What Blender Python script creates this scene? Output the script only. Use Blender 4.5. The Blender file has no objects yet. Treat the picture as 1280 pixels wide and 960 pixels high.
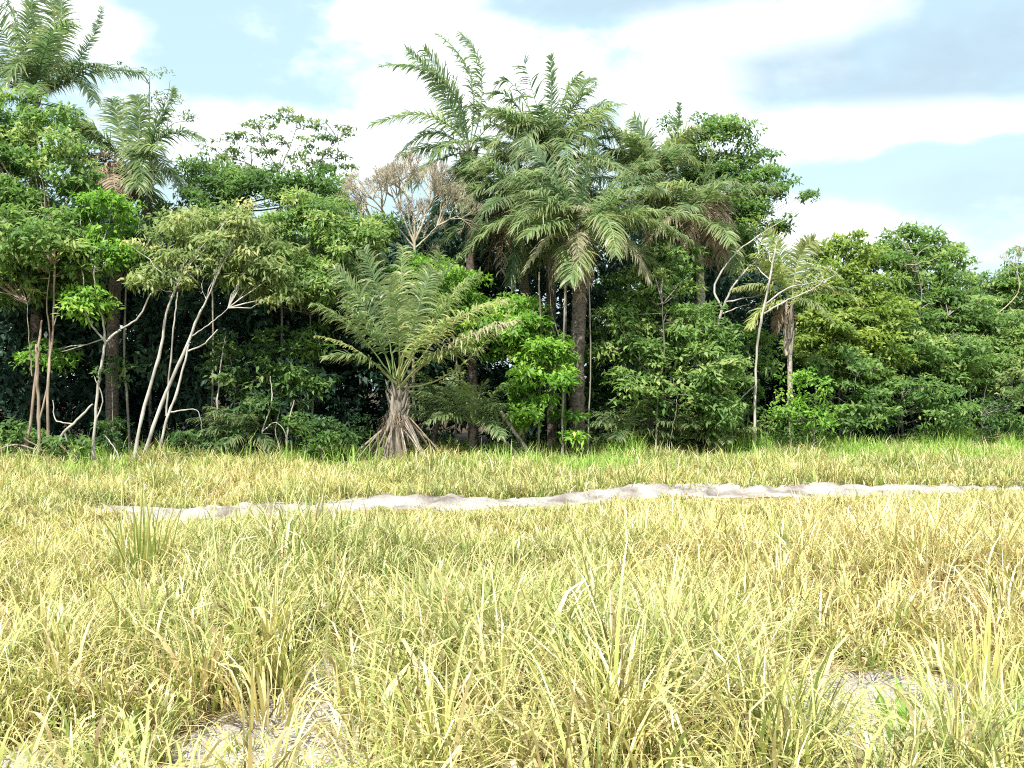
import bpy, math
import numpy as np
from mathutils import Vector

S = bpy.context.scene
COL = S.collection
F, HZ, CH = 1300.0, 488.0, 1.7          # focal length and horizon (photo pixels), eye height in metres
R = np.random.default_rng(7)

# ------------------------------------------------------------------ places
def edge(px):                            # distance of the forest edge
    return float(np.interp(px, [-400, 0, 640, 1280, 1700], [22.0, 22.5, 24.0, 29.0, 32.0]))
def at(px, py, d):
    return np.array([(px - 640.0) / F * d, d, CH - (py - HZ) / F * d])
def unit(v):
    v = np.asarray(v, float)
    return v / np.maximum(np.linalg.norm(v, axis=-1, keepdims=True), 1e-9)
BANK = np.array([(-400, 13.4), (0, 13.9), (225, 14.1), (500, 15.1), (650, 15.8), (900, 17.2), (1180, 17.9), (1700, 18.8)])
BX = (BANK[:, 0] - 640) / F * BANK[:, 1]
def bank_y(x):
    return np.interp(x, BX, BANK[:, 1])
def edge_y(x):
    pxs = np.array([-400, 0, 640, 1280, 1700.]); ds = np.array([edge(p) for p in pxs])
    return np.interp(x, (pxs - 640) / F * ds, ds)
def gz(x, y):
    return 0.035 * np.sin(x * 1.3 + 0.7 * y) * np.sin(y * 0.9 - 0.4 * x) + 0.02 * np.sin(x * 3.1 + 1) * np.sin(y * 2.7)
BARE = [(-1.2, 4.95, .52, .85), (2.2, 5.5, .90, 1.05), (-2.35, 4.4, .36, .55), (-.72, 4.35, .32, .4), (-1.05, 6.3, .35, .4),
        (1.6, 4.6, .35, .4), (-1.6, 7.4, .3, .35), (.6, 5.6, .22, .25), (.1, 4.5, .2, .3)]
def bare(x, y):
    m = np.zeros_like(x)
    wob = 0.18 * np.sin(5.1 * x + 2.0 * y) + 0.14 * np.sin(9.3 * y - 4 * x)
    for bx, by, ax, ay in BARE:
        q = ((x - bx) / ax) ** 2 + ((y - by) / ay) ** 2
        m = np.maximum(m, np.clip(1.35 - q - wob, 0, 1))
    return m
def lowfreq(x, y, s, seed):
    r = np.random.default_rng(seed); out = np.zeros_like(x)
    for i in range(6):
        a = r.uniform(0, 6.28); k = s * r.uniform(.6, 1.9)
        out += np.sin(k * (x * math.cos(a) + y * math.sin(a)) + r.uniform(0, 6.28))
    return out / 2.4

# ------------------------------------------------------------------ mesh building
class MB:
    def __init__(s): s.v = []; s.f = []; s.t = []; s.u = []; s.n = 0
    def add(s, v, f, t, u=None):
        v = np.asarray(v, np.float32).reshape(-1, 3)
        s.v.append(v); s.f.append(np.asarray(f, np.int64).reshape(-1, 4) + s.n)
        s.t.append(np.broadcast_to(np.asarray(t, np.float32), (len(v),)))
        s.u.append(np.zeros(len(v), np.float32) if u is None else np.broadcast_to(np.asarray(u, np.float32), (len(v),)))
        s.n += len(v)
    def build(s, name, mat, parent=None, smooth=False):
        v = np.concatenate(s.v); f = np.concatenate(s.f).astype(np.int32)
        if parent is not None: v = v - np.array(parent.location, np.float32)
        me = bpy.data.meshes.new(name)
        me.vertices.add(len(v)); me.vertices.foreach_set('co', v.ravel())
        me.loops.add(f.size); me.loops.foreach_set('vertex_index', f.ravel())
        me.polygons.add(len(f)); me.polygons.foreach_set('loop_start', np.arange(0, f.size, 4, dtype=np.int32))
        for nm, arr in (('tint', s.t), ('along', s.u)):
            a = me.attributes.new(nm, 'FLOAT', 'POINT'); a.data.foreach_set('value', np.concatenate(arr).astype(np.float32))
        me.update(calc_edges=True)
        if smooth: me.polygons.foreach_set('use_smooth', np.ones(len(f), bool))
        me.materials.append(mat)
        o = bpy.data.objects.new(name, me); COL.objects.link(o)
        if parent is not None: o.parent = parent
        return o

def tubes(mb, P, rad, sides=6, tint=.5):
    """P (B,K,3) centre lines, rad (B,K)."""
    P = np.asarray(P, float); rad = np.asarray(rad, float)
    if P.ndim == 2: P = P[None]; rad = rad[None]
    B, K, _ = P.shape
    T = unit(np.gradient(P, axis=1))
    m = unit(P[:, -1] - P[:, 0])
    ref = np.where(np.abs(m[:, 2:3]) > .75, np.array([[1., .2, 0]]), np.array([[0., .1, 1.]]))[:, None]
    s = unit(np.cross(T, ref)); n = np.cross(s, T)
    a = np.arange(sides) / sides * 2 * math.pi
    V = P[:, :, None] + rad[:, :, None, None] * (np.cos(a)[None, None, :, None] * s[:, :, None] + np.sin(a)[None, None, :, None] * n[:, :, None])
    i = np.arange(B * K * sides).reshape(B, K, sides)
    j = np.roll(i, -1, axis=2)
    q = np.stack([i[:, :-1], j[:, :-1], j[:, 1:], i[:, 1:]], -1)
    t = np.broadcast_to(np.asarray(tint, float).reshape(-1, 1, 1), (B, K, sides)).ravel()
    mb.add(V.reshape(-1, 3), q, t)

def ribbons(mb, P, side, w, tint, along=None):
    """P (N,K,3), side (N,K,3) or (N,1,3), w (N,K)."""
    N, K, _ = P.shape
    L = P - side * w[..., None] * .5; Rr = P + side * w[..., None] * .5
    V = np.stack([L, Rr], 2).reshape(-1, 3)
    i = np.arange(N * K * 2).reshape(N, K, 2)
    q = np.stack([i[:, :-1, 0], i[:, :-1, 1], i[:, 1:, 1], i[:, 1:, 0]], -1)
    t = np.broadcast_to(np.asarray(tint).reshape(N, 1, 1), (N, K, 2)).ravel()
    u = np.broadcast_to(np.linspace(0, 1, K).reshape(1, K, 1), (N, K, 2)).ravel()
    mb.add(V, q, t, u)

def leaves(mb, C, D, Nn, ln, wd, tint):
    D = unit(D); sd = unit(np.cross(D, Nn)); up = np.cross(sd, D)
    ln = ln[:, None]; wd = wd[:, None]
    base = C - D * ln * .5
    mid = C - D * ln * .08
    l = mid - sd * wd * .5 + up * wd * .14
    r = mid + sd * wd * .5 + up * wd * .14
    tip = C + D * ln * .5 - up * ln * .12
    V = np.stack([base, r, tip, l], 1).reshape(-1, 3)
    q = np.arange(len(C) * 4).reshape(-1, 4)
    mb.add(V, q, np.repeat(tint, 4))

def spline(pts, k):
    pts = np.asarray(pts, float)
    if len(pts) == 2: return pts[0] + (pts[1] - pts[0]) * np.linspace(0, 1, k)[:, None]
    p = np.vstack([2 * pts[0] - pts[1], pts, 2 * pts[-1] - pts[-2]])
    out = []
    for t in np.linspace(0, len(pts) - 1 - 1e-6, k):
        i = int(t); f = t - i; a, b, c, d = p[i:i + 4]
        out.append(.5 * (2 * b + (c - a) * f + (2 * a - 5 * b + 4 * c - d) * f * f + (3 * b - a - 3 * c + d) * f ** 3))
    return np.array(out)
def bez(a, b, c, k):
    t = np.linspace(0, 1, k)[:, None]
    return (1 - t) ** 2 * a + 2 * t * (1 - t) * b + t * t * c

# ------------------------------------------------------------------ things
def tag(o, label, cat, group=None, kind=None):
    if label: o['label'] = label
    if cat: o['category'] = cat
    if group: o['group'] = group
    if kind: o['kind'] = kind
    return o
def thing(name, loc, label, cat, group=None):
    o = bpy.data.objects.new(name, None); COL.objects.link(o)
    o.location = [float(c) for c in loc]; o.empty_display_size = .3
    return tag(o, label, cat, group)

# ------------------------------------------------------------------ materials
def new_mat(name):
    m = bpy.data.materials.new(name); m.use_nodes = True
    nt = m.node_tree; nt.nodes.clear()
    return m, nt, lambda t, **k: mk(nt, t, **k)
def mk(nt, t, **k):
    n = nt.nodes.new(t)
    for a, b in k.items(): setattr(n, a, b)
    return n
def ramp(nt, stops):
    n = nt.nodes.new('ShaderNodeValToRGB'); e = n.color_ramp.elements
    while len(e) < len(stops): e.new(.5)
    for el, (p, c) in zip(e, stops): el.position = p; el.color = (*c, 1)
    return n
def leaf_mat(name, stops, transl=.45, rough=.5, spec=.28, tip=None, tcol=1.5, wob=.5):
    m, nt, N = new_mat(name); L = nt.links.new
    at_ = N('ShaderNodeAttribute', attribute_name='tint')
    no = N('ShaderNodeTexNoise'); no.inputs['Scale'].default_value = 1.1; no.inputs['Detail'].default_value = 3
    tc = N('ShaderNodeTexCoord'); L(tc.outputs['Object'], no.inputs['Vector'])
    ma = N('ShaderNodeMath', operation='MULTIPLY_ADD'); ma.inputs[1].default_value = .5; ma.inputs[2].default_value = -.25
    L(no.outputs['Fac'], ma.inputs[0])
    ma.inputs[1].default_value = wob; ma.inputs[2].default_value = -wob / 2
    ad = N('ShaderNodeMath', operation='ADD', use_clamp=True); L(at_.outputs['Fac'], ad.inputs[0]); L(ma.outputs[0], ad.inputs[1])
    rp = ramp(nt, stops); L(ad.outputs[0], rp.inputs[0])
    col = rp.outputs[0]
    if tip:
        al = N('ShaderNodeAttribute', attribute_name='along')
        pw = N('ShaderNodeMath', operation='POWER'); pw.inputs[1].default_value = 2.2; L(al.outputs['Fac'], pw.inputs[0])
        mu = N('ShaderNodeMath', operation='MULTIPLY'); mu.inputs[1].default_value = .75; L(pw.outputs[0], mu.inputs[0])
        mx = N('ShaderNodeMix', data_type='RGBA'); L(mu.outputs[0], mx.inputs['Factor']); L(col, mx.inputs['A']); mx.inputs['B'].default_value = (*tip, 1)
        col = mx.outputs['Result']
    b = N('ShaderNodeBsdfPrincipled'); b.inputs['Roughness'].default_value = rough; b.inputs['Specular IOR Level'].default_value = spec
    L(col, b.inputs['Base Color'])
    t = N('ShaderNodeBsdfTranslucent')
    hs = N('ShaderNodeHueSaturation'); hs.inputs['Value'].default_value = tcol; hs.inputs['Saturation'].default_value = 1.1; L(col, hs.inputs['Color'])
    L(hs.outputs[0], t.inputs['Color'])
    mi = N('ShaderNodeMixShader'); mi.inputs[0].default_value = transl
    L(b.outputs[0], mi.inputs[1]); L(t.outputs[0], mi.inputs[2])
    o = N('ShaderNodeOutputMaterial'); L(mi.outputs[0], o.inputs[0])
    return m
def bark_mat(name, c1, c2, scale=9, stretch=.25, rough=.85, bump=.5):
    m, nt, N = new_mat(name); L = nt.links.new
    tc = N('ShaderNodeTexCoord'); mp = N('ShaderNodeMapping'); mp.inputs['Scale'].default_value = (1, 1, stretch)
    L(tc.outputs['Object'], mp.inputs[0])
    no = N('ShaderNodeTexNoise'); no.inputs['Scale'].default_value = scale; no.inputs['Detail'].default_value = 6; L(mp.outputs[0], no.inputs['Vector'])
    rp = ramp(nt, [(.3, c1), (.68, c2)]); L(no.outputs['Fac'], rp.inputs[0])
    b = N('ShaderNodeBsdfPrincipled'); b.inputs['Roughness'].default_value = rough; b.inputs['Specular IOR Level'].default_value = .2
    L(rp.outputs[0], b.inputs['Base Color'])
    bp = N('ShaderNodeBump'); bp.inputs['Strength'].default_value = bump; bp.inputs['Distance'].default_value = .02
    L(no.outputs['Fac'], bp.inputs['Height']); L(bp.outputs[0], b.inputs['Normal'])
    o = N('ShaderNodeOutputMaterial'); L(b.outputs[0], o.inputs[0])
    return m

LM = {
 'mid':    leaf_mat('leaf mid green', [(0, (0.051, 0.103, 0.031)), (.4, (0.107, 0.200, 0.055)), (.75, (0.195, 0.296, 0.083)), (1, (0.379, 0.435, 0.165))]),
 'bright': leaf_mat('leaf bright green', [(0, (0.069, 0.158, 0.028)), (.45, (0.158, 0.309, 0.050)), (.8, (0.278, 0.447, 0.077)), (1, (0.455, 0.556, 0.154))]),
 'olive':  leaf_mat('leaf olive', [(0, (0.069, 0.114, 0.042)), (.4, (0.151, 0.218, 0.075)), (.75, (0.266, 0.326, 0.121)), (1, (0.468, 0.447, 0.209))]),
 'dark':   leaf_mat('leaf dark green', [(0, (0.023, 0.054, 0.022)), (.5, (0.051, 0.109, 0.036)), (.85, (0.107, 0.181, 0.055)), (1, (0.189, 0.254, 0.088))]),
 'yellow': leaf_mat('leaf yellow green', [(0, (0.076, 0.133, 0.031)), (.45, (0.195, 0.284, 0.061)), (.8, (0.328, 0.393, 0.094)), (1, (0.468, 0.472, 0.143))]),
 'palm':   leaf_mat('palm leaflet', [(0, (0.058, 0.111, 0.053)), (.4, (0.123, 0.200, 0.084)), (.75, (0.222, 0.306, 0.118)), (1, (0.423, 0.435, 0.201))], tip=(0.282, 0.282, 0.134), spec=.5, rough=.4),
 'pgold':  leaf_mat('palm leaflet yellowing', [(0, (0.161, 0.235, 0.069)), (.5, (0.302, 0.376, 0.125)), (1, (0.503, 0.518, 0.250))], tip=(0.443, 0.400, 0.200), spec=.4),
 'pstraw': leaf_mat('palm leaflet fading', [(0, (.14, .15, .08)), (.5, (.27, .27, .16)), (1, (.48, .46, .33))], tip=(.42, .37, .26), spec=.35),
 'pdead':  leaf_mat('palm leaflet dead', [(0, (.085, .065, .048)), (.5, (.20, .155, .11)), (1, (.38, .31, .22))], transl=.2, rough=.8, spec=.1),
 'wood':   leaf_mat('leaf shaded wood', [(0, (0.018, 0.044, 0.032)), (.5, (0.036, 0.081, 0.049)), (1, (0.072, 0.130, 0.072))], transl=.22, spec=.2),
}
BM = {
 'pale':  bark_mat('bark pale', (.15, .138, .118), (.49, .468, .42), 4.5, .5),
 'grey':  bark_mat('bark grey', (.11, .10, .085), (.27, .25, .21), 8, .3),
 'brown': bark_mat('bark brown', (.12, .09, .065), (.33, .265, .20), 10, .25),
 'palm':  bark_mat('palm trunk', (.035, .028, .024), (.17, .14, .115), 14, 1.6, bump=.9),
 'ppale': bark_mat('palm trunk pale', (.16, .14, .11), (.38, .34, .28), 14, 1.6, bump=.8),
 'petiole': bark_mat('palm petiole', (.10, .12, .05), (.24, .24, .11), 6, .3),
 'stub':  bark_mat('old leaf base', (.075, .066, .055), (.34, .30, .25), 12, .2, bump=.7),
 'twig':  bark_mat('bare twigs', (.23, .20, .145), (.43, .385, .29), 8, .3),
}

# ------------------------------------------------------------------ broadleaf trees
def world_blob(b):
    px, py, rx, rz, d = b[:5]; c = at(px, py, d); k = d / F
    a = rx * k; h = rz * k
    return c, np.array([a, b[5] if len(b) > 5 else max(.6, .75 * (a + h) * .55 + .2), h])
def crown_mb(blobs, dens=17, leaf=(.13, .056), clump=.36, per=84, flat=.62, tint=.45, droop=.35, seed=1, shell=.38, spread=.15):
    r = np.random.default_rng(seed); mb = MB(); tips = []
    for b in blobs:
        c, ax = world_blob(b)
        n = max(4, int(dens * ax[0] * ax[2] * math.pi))
        u = unit(r.normal(size=(n * 3, 3)))
        keep = (u[:, 1] < .35) | (r.random(n * 3) < .45)
        keep &= (u[:, 2] > -.55) | (r.random(n * 3) < .5)
        u = u[keep][:n]; n = len(u)
        rad = (shell + (1 - shell) * r.random(n) ** .6)[:, None] * (1 + .16 * r.normal(size=(n, 1)))
        cc = c + u * ax * rad
        cc[:, 2] = np.maximum(cc[:, 2], .15)
        tips.append(np.hstack([cc, np.zeros((n, 1))]))
        cr = clump * r.uniform(.6, 1.35, n)
        ct = tint + spread * r.normal(size=n)
        m = np.maximum(6, (per * (cr / clump) ** 2).astype(int))
        idx = np.repeat(np.arange(n), m); M = len(idx)
        w = unit(r.normal(size=(M, 3))); w[:, 2] = np.where(r.random(M) < .65, np.abs(w[:, 2]), w[:, 2])
        rr = r.random(M)[:, None] ** .45
        P = cc[idx] + w * rr * cr[idx][:, None] * np.array([1, 1, flat])
        P[:, 2] = np.maximum(P[:, 2], .04)
        D = w * .8 + r.normal(size=(M, 3)) * .45 + np.array([0, 0, -droop])
        Nn = np.array([0, -.12, .85]) + w * .4 + u[idx] * .3 + r.normal(size=(M, 3)) * .36
        ln = leaf[0] * r.uniform(.55, 1.4, M); wd = leaf[1] * r.uniform(.6, 1.3, M)
        leaves(mb, P, D, Nn, ln, wd, np.clip(ct[idx] + .13 * r.normal(size=M), 0, 1))
    return mb, np.vstack(tips)[:, :3]
def branch_mb(mb, stems, d, rs, seed, tint=.5, sides=7):
    """stems: pixel polylines [(px,py,r_px[,d])...]; returns world node lists."""
    nodes = []
    r = np.random.default_rng(seed)
    for st in stems:
        w = np.array([at(p[0], p[1], p[3] if len(p) > 3 else d) for p in st])
        rad = np.array([p[2] for p in st]) * d / F * rs * .38
        k = max(5, 4 * len(st))
        Q = spline(w, k); rr = np.interp(np.linspace(0, 1, k), np.linspace(0, 1, len(st)), rad)
        Q[1:-1] += r.normal(size=(k - 2, 3)) * .006
        if Q[0][2] < .5: rr[0] *= 1.35; rr[1] *= 1.1; Q[0][2] -= .06
        tubes(mb, Q, rr * (1 + .07 * r.normal(size=k)), sides)
        nodes.append(Q)
    return nodes
def tree(name, label, blobs, stems=(), leafm='mid', bark='grey', cat='tree', group=None, seed=1, d=None, frac=.22, rs=1.0, br=.015, **kw):
    b0 = blobs[0]
    if stems: q = stems[0][0]; base = at(q[0], q[1], q[3] if len(q) > 3 else d or b0[4])
    else: base = at(b0[0], HZ, b0[4])
    base[2] = 0
    dd = d or b0[4]
    root = thing(name, base, label, cat, group)
    kk = np.random.default_rng(seed + 5).uniform(.82, 1.35); kw.setdefault('leaf', (.13 * kk, .056 * kk)); kw.setdefault('per', int(84 / kk ** 1.3))
    cb, tips = crown_mb(blobs, seed=seed, **kw)
    tb = MB(); r = np.random.default_rng(seed + 99)
    sts = list(stems)
    if not sts:
        cs = sorted(blobs, key=lambda b: -b[1])
        gy = HZ + CH * F / b0[4]
        sts = [[(b0[0], gy, 4.0), (b0[0] + r.uniform(-8, 8), (gy + cs[0][1]) / 2, 3.2), (b0[0] + r.uniform(-10, 10), min(b[1] for b in blobs), 1.5)]]
    nodes = np.vstack(branch_mb(tb, sts, dd, rs, seed))
    nh = nodes[nodes[:, 2] > np.percentile(nodes[:, 2], 40)]
    sel = tips[r.random(len(tips)) < frac]
    if len(sel):
        dist = np.linalg.norm(sel[:, None] - nh[None], axis=2) + 1.2 * np.maximum(0, nh[None, :, 2] - sel[:, None, 2] + .2)
        a = nh[dist.argmin(1)]; mid = .5 * (a + sel) + r.normal(size=sel.shape) * .18 + np.array([0, 0, .15])
        t = np.linspace(0, 1, 6)[None, :, None]
        P = (1 - t) ** 2 * a[:, None] + 2 * t * (1 - t) * mid[:, None] + t * t * sel[:, None]
        P[:, 1:-1] += r.normal(size=P[:, 1:-1].shape) * .03
        tubes(tb, P, np.linspace(br, br * .3, 6)[None] * r.uniform(.6, 1.3, (len(sel), 1)), 4)
    tb.build('trunk', BM[bark], root, True)
    cb.build('crown', LM[leafm], root)
    return root

# ------------------------------------------------------------------ palms
WIND = np.array([-.22, 0, 0])
def frond(root, p0, p1, p2, mat='palm', ll=.72, wd=.05, pairs=74, droop=.65, tint=.45, seed=0, bare_=.14, name='frond', rr=.02, ragged=.12, thin=1.0):
    r = np.random.default_rng(seed)
    mb = MB(); K = 26
    Q = bez(p0, p1, p2, K); Q[1:-1] += r.normal(size=(K - 2, 3)) * .006
    tubes(mb, Q, np.linspace(rr, rr * .2, K), 5, np.clip(tint + .25, 0, 1))
    T = unit(np.gradient(Q, axis=0)); L = np.linalg.norm(np.diff(Q, axis=0), axis=1).sum()
    hv = unit(np.array([T[K // 2][0], T[K // 2][1], 0]) + 1e-4)
    rf = np.array([0, 0, 1.]) if abs(T[K // 2][2]) < .8 else unit(r.normal(size=3) * np.array([1, 1, .1]))
    n = pairs
    for sgn in (-1, 1):
        t = np.linspace(bare_, .995, n) + r.normal(size=n) * .004
        t = np.clip(t, 0, 1); keep = r.random(n) < thin; t = t[keep]; m = len(t)
        x = t * (K - 1); i = np.minimum(x.astype(int), K - 2); f = (x - i)[:, None]
        B = Q[i] * (1 - f) + Q[i + 1] * f; tt = unit(T[i] * (1 - f) + T[i + 1] * f)
        sd = unit(np.cross(tt, rf)) * sgn; nn = np.cross(tt, sd) * sgn
        s = np.clip((t - bare_) / (1 - bare_), 0, 1)
        ln = ll * np.minimum(1, .45 + 2.2 * s) * (1 - .62 * s ** 2.5) * r.uniform(.75, 1.15, m)
        d0 = unit(sd * 1.0 + tt * (.5 + .5 * s[:, None]) - nn * r.uniform(-.15, .55, (m, 1)) + r.normal(size=(m, 3)) * ragged + WIND * .5)
        KS = 5; P = np.zeros((m, KS, 3)); P[:, 0] = B; dcur = d0
        for k in range(1, KS):
            P[:, k] = P[:, k - 1] + dcur * (ln / (KS - 1))[:, None] + r.normal(size=(m, 3)) * .006
            dcur = unit(dcur + np.array([0, 0, -droop * .42]) * r.uniform(.5, 1.4, (m, 1)) + WIND * .16)
        side = unit(np.cross(d0, nn + r.normal(size=(m, 3)) * .35))[:, None]
        w = wd * np.array([.6, 1, .9, .6, .08])[None] * r.uniform(.75, 1.25, (m, 1))
        ribbons(mb, P, side, w, np.clip(tint + .14 * r.normal(size=m), 0, 1))
    return mb.build(name, LM[mat], root)
def palm(label, crown, base, fr=(), auto=0, L=2.7, trunk_r=.13, bark='palm', seed=1, tint=.45, group='tall palms in the forest edge', el=(80, -25), dead=0,
         name='palm_tree', cat='palm', mat='palm', ll=.72, pairs=70, droop=.8, stubs=True, trunk_pts=None, wd=.038, fbare=.16):
    r = np.random.default_rng(seed)
    px, py, d = crown; c = at(px, py, d)
    bpx, bd = base; b = at(bpx, HZ, bd); b[2] = 0
    root = thing(name, b, label, cat, group)
    tb = MB()
    if trunk_pts: pts = np.array([at(*p) for p in trunk_pts]); pts[0][2] = -.05
    else: pts = np.array([b + [0, 0, -.05], .5 * (b + c) + [r.normal() * .1, 0, 0], c + [0, 0, -.1]])
    K = max(12, int(pts[-1][2] * 9)); Q = spline(pts, K)
    tubes(tb, Q, trunk_r * np.linspace(1.12, .95, K) * (1 + .06 * r.normal(size=K)), 12)
    tb.build('trunk', BM[bark], root, True)
    if stubs:                                   # old leaf bases under the crown
        sb = MB(); n = 34; A = r.uniform(0, 6.28, n); H = r.uniform(.0, 1.0, n) ** 1.3
        P0 = c + np.array([0, 0, -.15]) - np.stack([0 * H, 0 * H, H * 1.1], 1)
        o = np.stack([np.cos(A), np.sin(A), 0 * A], 1)
        P = np.stack([P0 + o * trunk_r * .7, P0 + o * trunk_r * 1.5 + [0, 0, .14], P0 + o * trunk_r * 2.0 + [0, 0, .36]], 1)
        tubes(sb, P, np.array([[.055, .04, .022]]) * np.ones((n, 1)), 5)
        sb.build('old_leaf_bases', BM['stub'], root, True)
    k = 0
    for f in fr:
        (mx, my, md), (tx, ty, td) = f[0], f[1]; opt = dict(f[2]) if len(f) > 2 else {}
        k += 1
        kw = dict(mat=mat, ll=ll, pairs=pairs, droop=droop, tint=np.clip(tint + r.normal() * .12, .1, .95), wd=wd, bare_=fbare, seed=seed * 131 + k)
        if opt.get('mat') == 'pdead': kw['name'] = 'dead_frond'
        kw.update(opt)
        p0 = c + r.normal(size=3) * .04; p2 = at(tx, ty, d + td); frond(root, p0, 1.7 * at(mx, my, d + md) - .35 * (p0 + p2), p2, **kw)
    ph0 = r.uniform(0, 6.28)
    for i in range(auto):
        s = (i + .5) / auto; e = math.radians(el[0] + (el[1] - el[0]) * s + r.normal() * 7); az = ph0 + i * 2.39996 + r.normal() * .2
        ln = L * r.uniform(.8, 1.12) * (.8 + .2 * math.sin(math.pi * s))
        h = np.array([math.cos(az), math.sin(az), 0]); z = np.array([0, 0, 1.])
        p1 = c + (h * math.cos(e) + z * math.sin(e)) * ln * .6
        p2 = p1 + unit(h * math.cos(e - .9) + z * math.sin(e - .9) + WIND * .8) * ln * .5
        k += 1
        frond(root, c + h * .05, p1, p2, mat=mat, ll=ll * r.uniform(.85, 1.1), pairs=pairs, droop=droop, wd=wd, tint=float(np.clip(tint + r.normal() * .13, .08, .95)), seed=seed * 131 + k)
    for i in range(dead):
        az = r.uniform(0, 6.28); h = np.array([math.cos(az), math.sin(az) * .8 - .2, 0]); ln = L * r.uniform(.5, .8)
        p1 = c + h * ln * .4 + np.array([0, 0, -.05]); p2 = c + h * ln * .45 + np.array([0, 0, -ln * .85])
        k += 1
        frond(root, c + h * .05, p1, p2, mat='pdead', ll=ll * .8, pairs=40, droop=.9, wd=.035, tint=r.uniform(.3, .7), seed=seed * 131 + k, name='dead_frond', thin=.75)
    return root

# ================================================================== GROUND
def ground():
    m, nt, N = new_mat('field soil'); L = nt.links.new
    geo = N('ShaderNodeNewGeometry')
    mp = N('ShaderNodeMapping'); mp.inputs['Scale'].default_value = (1, 1.0, 1); L(geo.outputs['Position'], mp.inputs[0])
    n1 = N('ShaderNodeTexNoise'); n1.inputs['Scale'].default_value = 5; n1.inputs['Detail'].default_value = 8; L(mp.outputs[0], n1.inputs['Vector'])
    n2 = N('ShaderNodeTexNoise'); n2.inputs['Scale'].default_value = 34; n2.inputs['Detail'].default_value = 5; L(mp.outputs[0], n2.inputs['Vector'])
    sand = ramp(nt, [(.3, (0.180, 0.151, 0.131)), (.5, (0.330, 0.301, 0.278)), (.7, (0.428, 0.410, 0.392))]); L(n2.outputs['Fac'], sand.inputs[0])
    lit = ramp(nt, [(.3, (0.085, 0.057, 0.031)), (.5, (0.204, 0.156, 0.070)), (.72, (0.306, 0.246, 0.109))]); L(n1.outputs['Fac'], lit.inputs[0])
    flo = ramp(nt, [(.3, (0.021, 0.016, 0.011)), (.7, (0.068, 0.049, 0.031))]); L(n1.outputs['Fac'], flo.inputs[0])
    a = N('ShaderNodeAttribute', attribute_name='tint'); b = N('ShaderNodeAttribute', attribute_name='along')
    ad = N('ShaderNodeMath', operation='MULTIPLY_ADD'); ad.inputs[1].default_value = .8; L(n1.outputs['Fac'], ad.inputs[0])
    s2 = N('ShaderNodeMath', operation='MULTIPLY_ADD'); s2.inputs[1].default_value = 1.3; s2.inputs[2].default_value = -.55; L(a.outputs['Fac'], s2.inputs[0]); L(s2.outputs[0], ad.inputs[2])
    sm = N('ShaderNodeMapRange'); sm.inputs[1].default_value = .25; sm.inputs[2].default_value = .5; L(ad.outputs[0], sm.inputs[0])
    m1 = N('ShaderNodeMix', data_type='RGBA'); L(sm.outputs[0], m1.inputs['Factor']); L(lit.outputs[0], m1.inputs['A']); L(sand.outputs[0], m1.inputs['B'])
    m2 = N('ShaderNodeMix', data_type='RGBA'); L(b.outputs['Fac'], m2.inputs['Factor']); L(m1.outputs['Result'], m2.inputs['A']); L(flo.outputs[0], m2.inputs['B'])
    p = N('ShaderNodeBsdfPrincipled'); p.inputs['Roughness'].default_value = .95; p.inputs['Specular IOR Level'].default_value = .1; L(m2.outputs['Result'], p.inputs['Base Color'])
    bp = N('ShaderNodeBump'); bp.inputs['Strength'].default_value = .8; bp.inputs['Distance'].default_value = .03; L(n2.outputs['Fac'], bp.inputs['Height']); L(bp.outputs[0], p.inputs['Normal'])
    o = N('ShaderNodeOutputMaterial'); L(p.outputs[0], o.inputs[0])
    ys = np.concatenate([np.linspace(-60, -4, 12), np.arange(-3, 10, .09), np.arange(10, 34, .35), np.linspace(35, 60, 20), np.geomspace(66, 1500, 18)])
    xs = np.concatenate([-np.geomspace(1200, 22, 18), np.arange(-21, -5, .4), np.arange(-5, 5, .09), np.arange(5, 21.1, .4), np.geomspace(22, 1200, 18)])
    X, Y = np.meshgrid(xs, ys); near = np.clip(1 - np.hypot(X, Y) / 60, 0, 1)
    bm_ = bare(X, Y)
    Z = gz(X, Y) * np.minimum(1, near * 3) - .03 * bm_ + .012 * R.normal(size=X.shape) * (np.hypot(X, Y) < 12)
    i = np.arange(X.size).reshape(X.shape)
    q = np.stack([i[:-1, :-1], i[:-1, 1:], i[1:, 1:], i[1:, :-1]], -1)
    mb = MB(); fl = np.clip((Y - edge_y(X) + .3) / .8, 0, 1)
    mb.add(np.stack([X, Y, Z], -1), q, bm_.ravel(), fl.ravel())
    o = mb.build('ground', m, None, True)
    tag(o, 'sandy field soil with dry litter and bare pale patches', None, kind='structure')
ground()

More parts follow.
